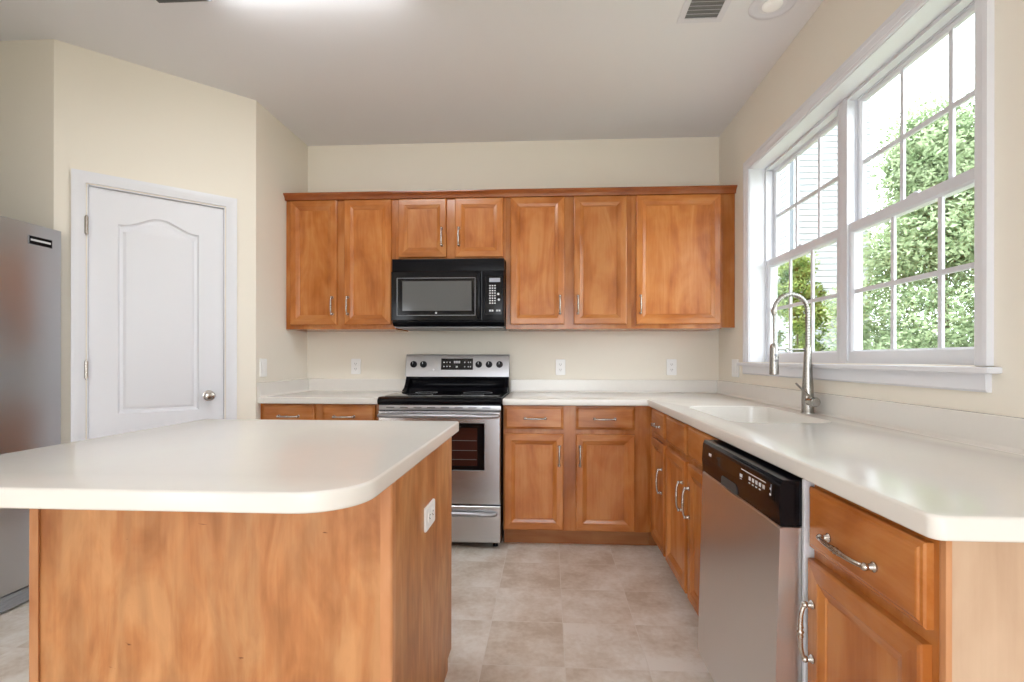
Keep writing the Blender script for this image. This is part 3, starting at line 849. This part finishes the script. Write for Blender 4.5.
m.loft([c, [(p[0], p[1] + 0.003, p[2]) for p in c]], mis=[2], cap='both', cap_mi=2)
pm(0.075, 0.100, 0.822, 0.832, 1)
pm(0.36, 0.52, 0.8395, 0.8420, 1)
pm(0.352, 0.370, 0.817, 0.826, 1); pm(0.354, 0.368, 0.8115, 0.8135, 1)
for k in range(5): pm(0.415 + k * 0.022, 0.428 + k * 0.022, 0.822, 0.832, 1)
for k in range(4): pm(0.417 + k * 0.022, 0.427 + k * 0.022, 0.8135, 0.8165, 1)
pm(0.545, 0.552, 0.830, 0.835, 1); pm(0.545, 0.552, 0.816, 0.821, 1)
m.box(DW - 0.045, DW - 0.0435, pf(.826) - .0012, pf(.826), 0.811, 0.845, mi=3)
cpn = m.build('control_panel', [M['black'], M['mark'], M['blackglass'], M['greyplastic']], dw, 25)
q = rounded([(0.200, 0.757), (0.330, 0.757), (0.330, 0.786), (0.200, 0.786)], [0.004, 0.004, 0.014, 0.014], 5)
MB().prism(q, [], -0.0745, -0.068, xz).build('handle_pocket', M['slot'], cpn)
m = MB().loft([[(x + dx, y, z) for y, z in ((-0.006, 0.752), (-0.066, 0.752), (-0.0705, 0.748), (-0.0875, 0.105), (-0.083, 0.100), (-0.006, 0.100))] for x, dx in ((0.0, 0), (0.004, 0), (DW - 0.004, 0), (DW, 0))], cap='both')
m.build('door', M['steeldw'], dw, 25)

# ---------------------------------------------------------------- refrigerator
fr = thing('refrigerator', 'grey stainless refrigerator at the left edge beside the pantry door', 'refrigerator', (-2.475, -1.312, 0), R(90))
# local x runs toward the camera's far side; y = 0 is the door face plane, +y into the cabinet
fr.rotation_euler = (0, 0, R(90)); fr.location = (-2.442, -2.216, 0)
FW = 0.91
MB().box(0.004, FW - 0.004, 0.068, 0.76, 0.03, 1.775, 0.004).build('cabinet', M['darkmetal'], fr)
for xa, xb in ((0.002, 0.385), (0.391, FW - 0.002)):
    m = MB().loft([R4(xa, xb, 0.085, 1.795, 0.062), R4(xa, xb, 0.085, 1.795, 0.010), R4(xa + .003, xb - .003, 0.088, 1.792, 0.003), R4(xa + .010, xb - .010, 0.095, 1.785, 0.0)], cap='both')
    dr = m.build('door', M['fridge'], fr, 35)
    hx = 0.350 if xa < 0.1 else 0.426
    MB().tube([(hx, 0.0, 0.72), (hx, -0.045, 0.74), (hx, -0.055, 0.80), (hx, -0.055, 1.55), (hx, -0.045, 1.61), (hx, 0.0, 1.63)], 0.013, 12).build('handle', M['steel'], dr, 50)
    if xa > 0.1:
        m = MB().box(0.745, 0.858, -0.003, 0.002, 1.694, 1.738, 0.001, mi=2)
        m.box(0.749, 0.854, -0.0036, -0.002, 1.697, 1.735, mi=1)
        m.box(0.755, 0.848, -0.0042, -0.003, 1.713, 1.722, mi=0)
        tag(m.build('badge', [M['mark'], M['blackm'], M['greyplastic']], dr), 'small black and silver badge')
m = MB().box(0.01, FW - 0.01, 0.012, 0.06, 0.012, 0.078, 0.003)
for k in range(4): m.box(0.03, FW - 0.03, 0.009, 0.014, 0.022 + k * 0.013, 0.028 + k * 0.013)
m.build('base_grille', M['greyplastic'], fr)
for fx in (0.05, FW - 0.05):
    MB().tube([(fx, 0.10, 0.0), (fx, 0.10, 0.032)], 0.02, 12).build('foot', M['blackm'], fr)
    MB().tube([(fx, 0.70, 0.0), (fx, 0.70, 0.032)], 0.02, 12).build('foot', M['blackm'], fr)

# ---------------------------------------------------------------- faucet
fc = thing('faucet', 'brushed nickel spring-neck kitchen faucet behind the sink', 'faucet', (1.170, -1.352, TOP))
MB().tube([(0, 0, 0), (0, 0, 0.004), (0, 0, 0.008), (0, 0, 0.07), (0, 0, 0.12), (0, 0, 0.20), (0, 0, 0.285)], [0.028, 0.028, 0.026, 0.0255, 0.023, 0.0185, 0.0145], 24).build('body', M['chrome'], fc)
AR = 0.074
pts = [(0, 0, 0.28), (0, 0, 0.36), (0, 0, 0.43)]
NT = 60
for k in range(1, NT + 1):
    a = math.pi * k / NT
    pts.append((-AR + AR * math.cos(a), 0, 0.460 + AR * 1.05 * math.sin(a)))
pts.insert(3, (0, 0, 0.460))
MB().tube(pts, 0.0095, 14).build('neck', M['chrome'], fc, 60)
# spring coil around the arch
dense = []
for i in range(len(pts) - 1):
    p, q = Vector(pts[i]), Vector(pts[i + 1])
    n = max(2, int((q - p).length / 0.0012))
    for j in range(n): dense.append(p.lerp(q, j / n))
coil = []
for i, p in enumerate(dense[::2]):
    i2 = min(i * 2 + 1, len(dense) - 1); tdir = (dense[i2] - dense[max(0, i2 - 2)]).normalized()
    e1 = Vector((0, 1, 0)); e2 = tdir.cross(e1)
    ang = i * 2 * math.pi / 5
    coil.append(p + (e1 * math.cos(ang) + e2 * math.sin(ang)) * 0.0108)
MB().tube(coil, 0.0016, 5).build('spring', M['chrome'], fc, 60)
hx = -2 * AR
MB().tube([(hx, 0, 0.468), (hx, 0, 0.458), (hx, 0, 0.443)], [0.0125, 0.0125, 0.009], 14).build('collar', M['chrome'], fc)
MB().tube([(hx, 0, 0.46), (hx, 0, 0.30)], 0.0065, 10).build('hose', M['chrome'], fc)
sp = MB().tube([(hx, 0, 0.315), (hx, 0, 0.305), (hx, 0, 0.29), (hx, 0, 0.20), (hx, 0, 0.175), (hx, 0, 0.172)], [0.010, 0.017, 0.018, 0.0195, 0.0205, 0.016], 20)
spo = sp.build('spray_head', M['chrome'], fc)
for z in (0.262, 0.237):
    MB().ball((hx, -0.018, z), 0.007, 12, scale=(1, 0.6, 1.1)).build('button', M['greyplastic'], spo)
m = MB().tube([(0, 0, 0.288), (hx, 0, 0.288)], 0.0045, 10)
m.tube([(hx, 0, 0.280), (hx, 0, 0.296)], 0.0185, 16)
m.tube([(0, 0, 0.279), (0, 0, 0.297)], 0.017, 16)
m.build('holder_arm', M['chrome'], fc)
m = MB().tube([(0, -0.015, 0.055), (0, -0.045, 0.055), (0.0, -0.068, 0.055), (0, -0.072, 0.055)], [0.021, 0.021, 0.021, 0.018], 20)
lv = m.build('valve_hub', M['chrome'], fc)
MB().tube([(-0.005, -0.056, 0.065), (-0.045, -0.050, 0.105), (-0.075, -0.046, 0.137)], [0.0055, 0.0048, 0.0042], 10).build('lever', M['chrome'], lv)

# ---------------------------------------------------------------- window over the sink
FXI = XR + 0.090            # inner face of the window units
ca = [(0.0, 0.0), (0.0, -0.008), (0.006, -0.011), (0.012, -0.011), (0.014, -0.014), (0.034, -0.017), (0.038, -0.020), (0.054, -0.020), (0.054, 0.0)]
pth = [lambda o: (WY0 + o, WZ0), lambda o: (WY0 + o, WZ1 + o), lambda o: (WY1 - o, WZ1 + o), lambda o: (WY1 - o, WZ0)]
m = MB().loft([[(XR + y, f(o)[0], f(o)[1]) for o, y in ca] for f in pth], cap='both')
tr = m.build('trim_1', M['white'], None, 20)
struct(tr, 'white casing around the double window', 'trim')
# jamb liner
mb = MB().prism([(WY0, WZ0), (WY0, WZ1), (WY1, WZ1), (WY1, WZ0), (WY1 + .004, WZ0), (WY1 + .004, WZ1 - .004), (WY0 - .004, WZ1 - .004), (WY0 - .004, WZ0)], [], XR, XR + 0.158, yz)
struct(mb.build('trim_2', M['white']), 'white jamb lining the window opening', 'trim')
sill = slab('trim_3', [(XR + 0.15, WY0 - 0.001), (XR - 0.0005, WY0 - 0.001), (XR - 0.0005, -0.448), (XR - 0.042, -0.448), (XR - 0.042, -2.236), (XR - 0.0005, -2.236), (XR - 0.0005, WY1 + 0.001), (XR + 0.15, WY1 + 0.001)], [], WZ0 - 0.022, WZ0 - 0.003, M['white'], None, 0.005)
struct(sill, 'white window stool with apron below', 'trim')
m = MB().loft([[(x, y, z) for x, z in ((XR, 1.065), (XR - 0.012, 1.065), (XR - 0.018, 1.072), (XR - 0.018, 1.1185), (XR, 1.1185))] for y in (-0.480, -2.204)], cap='both')
m.build('apron', M['white'], sill, 20)
m = MB().box(FXI, FXI + 0.05, -1.366, -1.322, WZ0 - 0.004, WZ1 - 0.002, 0.002)
struct(m.build('trim_4', M['vinyl']), 'white mullion between the two windows', 'trim')


def window_unit(name, label, ya, yb):
    """A white double-hung unit; ya is the far side, yb the near side."""
    t = thing(name, label, 'window', (0, 0, 0), kind='structure')
    za, zb = WZ0 - 0.004, WZ1 - 0.005
    ring = lambda i, a, b, c, d: [(a - i, c + i), (b + i, c + i), (b + i, d - i), (a - i, d - i)]
    m = MB()
    m.prism(ring(0, ya, yb, za, zb), [ring(0.014, ya, yb, za, zb)], FXI, FXI + 0.068, yz)
    m.prism(ring(0.013, ya, yb, za, zb), [ring(0.019, ya, yb, za, zb)], FXI + 0.037, FXI + 0.042, yz)
    m.build('window_frame', M['vinyl'], t)
    zm = 1.760
    for nm, z_lo, z_hi, xo, rb, rt in (('lower_sash', za + 0.012, zm, 0.008, 0.050, 0.044), ('upper_sash', zm - 0.034, zb - 0.012, 0.043, 0.034, 0.022)):
        yA, yB = ya - 0.0145, yb + 0.0145
        st = 0.026
        gA, gB, gl, gh = yA - st, yB + st, z_lo + rb, z_hi - rt
        x0 = FXI + xo
        m = MB()
        o_ = [(yA, z_lo), (yB, z_lo), (yB, z_hi), (yA, z_hi)]
        i1 = [(gA + .008, gl - .008), (gB - .008, gl - .008), (gB - .008, gh + .008), (gA + .008, gh + .008)]
        i2 = [(gA, gl), (gB, gl), (gB, gh), (gA, gh)]
        m.loft([[(x0 + 0.028, u, v) for u, v in o_], [(x0, u, v) for u, v in o_], [(x0, u, v) for u, v in i1], [(x0 + 0.008, u, v) for u, v in i2], [(x0 + 0.024, u, v) for u, v in i2], [(x0 + 0.028, u, v) for u, v in o_]])
        s = m.build(nm, M['vinyl'], t, 20)
        MB().box(x0 + 0.0145, x0 + 0.0175, gA + .002, gB - .002, gl - .002, gh + .002).build('pane', M['glass'], s)
        m = MB()
        for k in (1, 2):
            yc = gA + (gB - gA) * k / 3
            m.box(x0 + 0.011, x0 + 0.021, yc - 0.009, yc + 0.009, gl, gh)
        zc = (gl + gh) / 2
        m.box(x0 + 0.0105, x0 + 0.0215, gA, gB, zc - 0.009, zc + 0.009)
        m.build('muntin_grid', M['vinyl'], s)
        if nm == 'lower_sash':
            yc = (yA + yB) / 2
            m = MB().box(x0 + 0.002, x0 + 0.026, yc - 0.028, yc + 0.028, z_hi, z_hi + 0.007, 0.002)
            m.tube([(x0 + 0.014, yc - 0.004, z_hi + 0.006), (x0 + 0.014, yc - 0.004, z_hi + 0.014)], [0.011, 0.009], 14)
            m.box(x0 + 0.010, x0 + 0.018, yc - 0.004, yc + 0.026, z_hi + 0.008, z_hi + 0.014, 0.002)
            m.build('sash_lock', M['vinyl'], s)
    return t
window_unit('window_1', 'far white double-hung window behind the faucet', WY0 - 0.004, -1.322)
window_unit('window_2', 'near white double-hung window facing the green trees', -1.366, WY1 + 0.004)

# ---------------------------------------------------------------- ceiling fittings
vt = thing('ceiling_vent', 'white slatted air vent in the ceiling left of the round downlight', 'vent', (0.714, -1.415, H))
vw, vh = 0.104, 0.168
m = MB().prism([(-vw, -vh), (vw, -vh), (vw, vh), (-vw, vh)], [[(-vw + .028, -vh + .028), (vw - .028, -vh + .028), (vw - .028, vh - .028), (-vw + .028, vh - .028)]], -0.006, -0.0005)
m.build('frame', M['white'], vt)
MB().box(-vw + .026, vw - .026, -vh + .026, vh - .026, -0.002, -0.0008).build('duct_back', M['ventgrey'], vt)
for k in range(11):
    yc = -vh + 0.036 + k * (2 * vh - 0.072) / 10
    m = MB().loft([[(x, yc + dy, z) for dy, z in ((-0.0055, -0.0098), (0.0055, -0.0024), (0.0062, -0.0032), (-0.0048, -0.0106))] for x in (-vw + .027, vw - .027)], cap='both')
    m.build('slat', M['white'], vt)
cn = thing('downlight', 'round white recessed downlight in the ceiling near the window wall', 'ceiling light', (1.015, -1.345, H))
m = MB().loft([[(r * math.cos(2 * math.pi * k / 40), r * math.sin(2 * math.pi * k / 40), z) for k in range(40)] for r, z in ((0.100, -0.0006), (0.100, -0.004), (0.094, -0.007), (0.078, -0.007), (0.070, -0.004), (0.058, -0.0012))])
m.build('trim_ring', M['white'], cn, 40)
MB().tube([(0, 0, -0.0006), (0, 0, -0.002)], 0.060, 32).build('reflector', M['ceiling'], cn)
MB().ball((0, 0, -0.004), 0.044, 20, scale=(1, 1, 0.28)).build('bulb', M['bulb'], cn)
fl = thing('fluorescent_fixture', 'long fluorescent ceiling fixture with dark end cap at the top left edge', 'ceiling light', (-1.06, -1.722, H))
m = MB().box(-0.63, 0.63, -0.150, 0.150, -0.022, -0.0005, 0.004)
m.build('housing', M['white'], fl)
m = MB().loft([[(x, y, z) for y, z in ((-0.135, -0.022), (-0.130, -0.055), (-0.105, -0.072), (0.105, -0.072), (0.130, -0.055), (0.135, -0.022))] for x in (-0.42, 0.42)], cap='both')
m.build('lens', M['lens'], fl, 40)
for s in (-1, 1):
    xa = s * 0.41
    m = MB().loft([[(x, y, z) for y, z in ((-0.146, -0.020), (-0.142, -0.060), (-0.115, -0.080), (0.115, -0.080), (0.142, -0.060), (0.146, -0.020))] for x in (xa, xa + s * 0.218)], cap='both')
    tag(m.build('end_cap', M['darkmetal'], fl, 40), 'dark grey end cap')

# unseen dome light added behind the camera to brighten the room
def fill_dome(x, y, label):
    t = thing('fill_dome', label, 'ceiling light', (x, y, H), group='added fill lights behind the camera')
    MB().tube([(0, 0, -0.0005), (0, 0, -0.030)], 0.19, 32).build('base', M['white'], t)
    rings = [[(r * math.cos(2 * math.pi * k / 32), r * math.sin(2 * math.pi * k / 32), z) for k in range(32)] for r, z in ((0.175, -0.03), (0.165, -0.06), (0.13, -0.09), (0.07, -0.108), (0.02, -0.112))]
    MB().loft(rings, cap='end').build('shade', M['dome'], t, 60)
fill_dome(-0.9, -4.6, 'unseen dome added behind the camera as fill light')

# ---------------------------------------------------------------- outside the window
struct(MB().box(-30, 45, -40, 60, -0.75, -0.45).build('ground', M['grass']), 'mown lawn outside the window', 'ground')
struct(MB().box(-18, XR, -22, YB - 0.1, -0.449, -0.16).build('bounce_slab', plain('pale_concrete', (0.52, 0.50, 0.48), 0.85, noise=0.08)), 'unseen pale slab added behind the house to bounce neutral light', 'bounce_slab')  # added slab, bounces neutral light indoors in place of green
struct(MB().box(-18, XF - 0.1, YB - 0.1, 8, -0.449, -0.16).build('bounce_slab', M['pale_concrete'] if 'pale_concrete' in M else bpy.data.materials['pale_concrete']), 'unseen pale slab added left of the house to bounce neutral light', 'bounce_slab')  # second added slab for neutral bounce light
hs = thing('house', 'neighbouring house with white horizontal lap siding', 'house', (0, 0, 0))
HX0, HX1, HY0, HY1, HZ = 4.43, 5.85, 5.65, 15.0, 8.6
def lap_wall(ax, name):
    """Lap siding: each course a sloped board standing proud at its foot."""
    n = int((HZ + 0.45) / 0.112)
    prof = []
    for k in range(n):
        z = -0.45 + k * 0.112
        prof += [(-0.016, z), (-0.002, z + 0.110)]
    prof += [(0.05, HZ), (0.05, -0.45)]
    if ax == 'front':
        ends = [[(HX0, HY0 + d, z) for d, z in prof], [(HX1, HY0 + d, z) for d, z in prof]]
    else:
        ends = [[(HX0 + d, HY0, z) for d, z in prof], [(HX0 + d, HY1, z) for d, z in prof]]
    m = MB().loft(ends)
    return m.build(name, M['siding'], hs, 10)
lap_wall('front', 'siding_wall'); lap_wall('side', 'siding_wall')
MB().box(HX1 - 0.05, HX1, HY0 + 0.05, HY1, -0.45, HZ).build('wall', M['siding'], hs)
MB().box(HX0 - 0.03, HX0 + 0.07, HY0 - 0.03, HY0 + 0.07, -0.45, HZ).build('corner_board', M['white'], hs)
MB().tube([(HX0 - 0.02, HY0 - 0.09, HZ), (HX0 - 0.02, HY0 - 0.09, -0.44)], 0.035, 10).build('downspout', M['darkmetal'], hs)
m = MB().loft([[(x, y, z) for x, z in ((HX0 - 0.35, HZ - 0.02), ((HX0 + HX1) / 2, HZ + 0.85), (HX1 + 0.35, HZ - 0.02), (HX1 + 0.35, HZ + 0.12), ((HX0 + HX1) / 2, HZ + 1.0), (HX0 - 0.35, HZ + 0.12))] for y in (HY0 - 0.3, HY1)], cap='both')
m.build('roof', M['roof'], hs)


def tree(name, label, cat, loc, height, radius, n, mat, leaf, seed, shape='cone', trunk=True, group=None):
    rnd = random.Random(seed)
    t = thing(name, label, cat, loc, 0, group)
    sub = []
    for k in range(60):
        f = rnd.random() ** 0.8
        z = height * (0.06 + 0.88 * f)
        rr = radius * ((1 - f) ** 0.75 * 0.95 + 0.10 if shape == 'cone' else math.sqrt(max(0.05, 1 - (2 * f - 0.9) ** 2)))
        a = rnd.uniform(0, 2 * math.pi)
        q = rr * (0.15 + 0.75 * rnd.random() ** 0.7)
        sub.append((q * math.cos(a), q * math.sin(a), z, radius * (0.26 + 0.16 * rnd.random())))
    vs, fs = [], []
    for i in range(n):
        cx, cy, cz, cr = sub[rnd.randrange(len(sub))]
        d = Vector((rnd.gauss(0, 1), rnd.gauss(0, 1), rnd.gauss(0, 1))).normalized()
        p = Vector((cx, cy, cz)) + d * cr * (0.55 + 0.5 * rnd.random())
        if p.z < 0.05: continue
        u = Vector((rnd.gauss(0, 1), rnd.gauss(0, 1), rnd.gauss(0, 0.7) - 0.3)).normalized()
        w_ = u.cross(d + Vector((0.01, 0.02, 0.3))).normalized()
        L_ = leaf * (0.7 + 0.7 * rnd.random()); W_ = L_ * 0.42
        b = len(vs)
        vs += [p - u * L_, p + w_ * W_, p + u * L_, p - w_ * W_]
        fs.append((b, b + 1, b + 2, b + 3))
    me = bpy.data.meshes.new('foliage'); me.from_pydata(vs, [], fs); me.materials.append(mat)
    o = bpy.data.objects.new('foliage', me); C.objects.link(o); o.parent = t
    tag(o, kind='stuff')
    if trunk:
        MB().tube([(0, 0, 0), (0.02, 0, height * 0.3), (0, 0.02, height * 0.6), (0, 0, height * 0.9)], [radius * 0.05, radius * 0.035, radius * 0.02, 0.01], 10).build('trunk', M['bark'], t)
    return t


def polar(deg, r):
    return (r * math.sin(R(deg)), -3.6436 + r * math.cos(R(deg)), -0.45)
G = 'trees outside the window'
tree('tree', 'big pale green evergreen filling the view of the near window', 'tree', polar(37.6, 7.0), 4.4, 1.32, 90000, M['leaf_light'], 0.028, 3, group=G)
tree('tree', 'pale evergreen standing further right beyond the biggest evergreen', 'tree', polar(46.5, 11.0), 6.4, 1.2, 36000, M['leaf_light'], 0.035, 4, group=G)
tree('tree', 'deep green shrub in front of the white siding behind the faucet', 'tree', polar(26.2, 8.2), 3.2, 0.56, 20000, M['leaf_dark'], 0.03, 6, shape='oval', group=G)
tree('shrub', 'low pale green shrub at the foot of the white siding', 'shrub', polar(29.6, 9.6), 1.85, 0.48, 9000, M['leaf_light'], 0.03, 8, shape='oval')
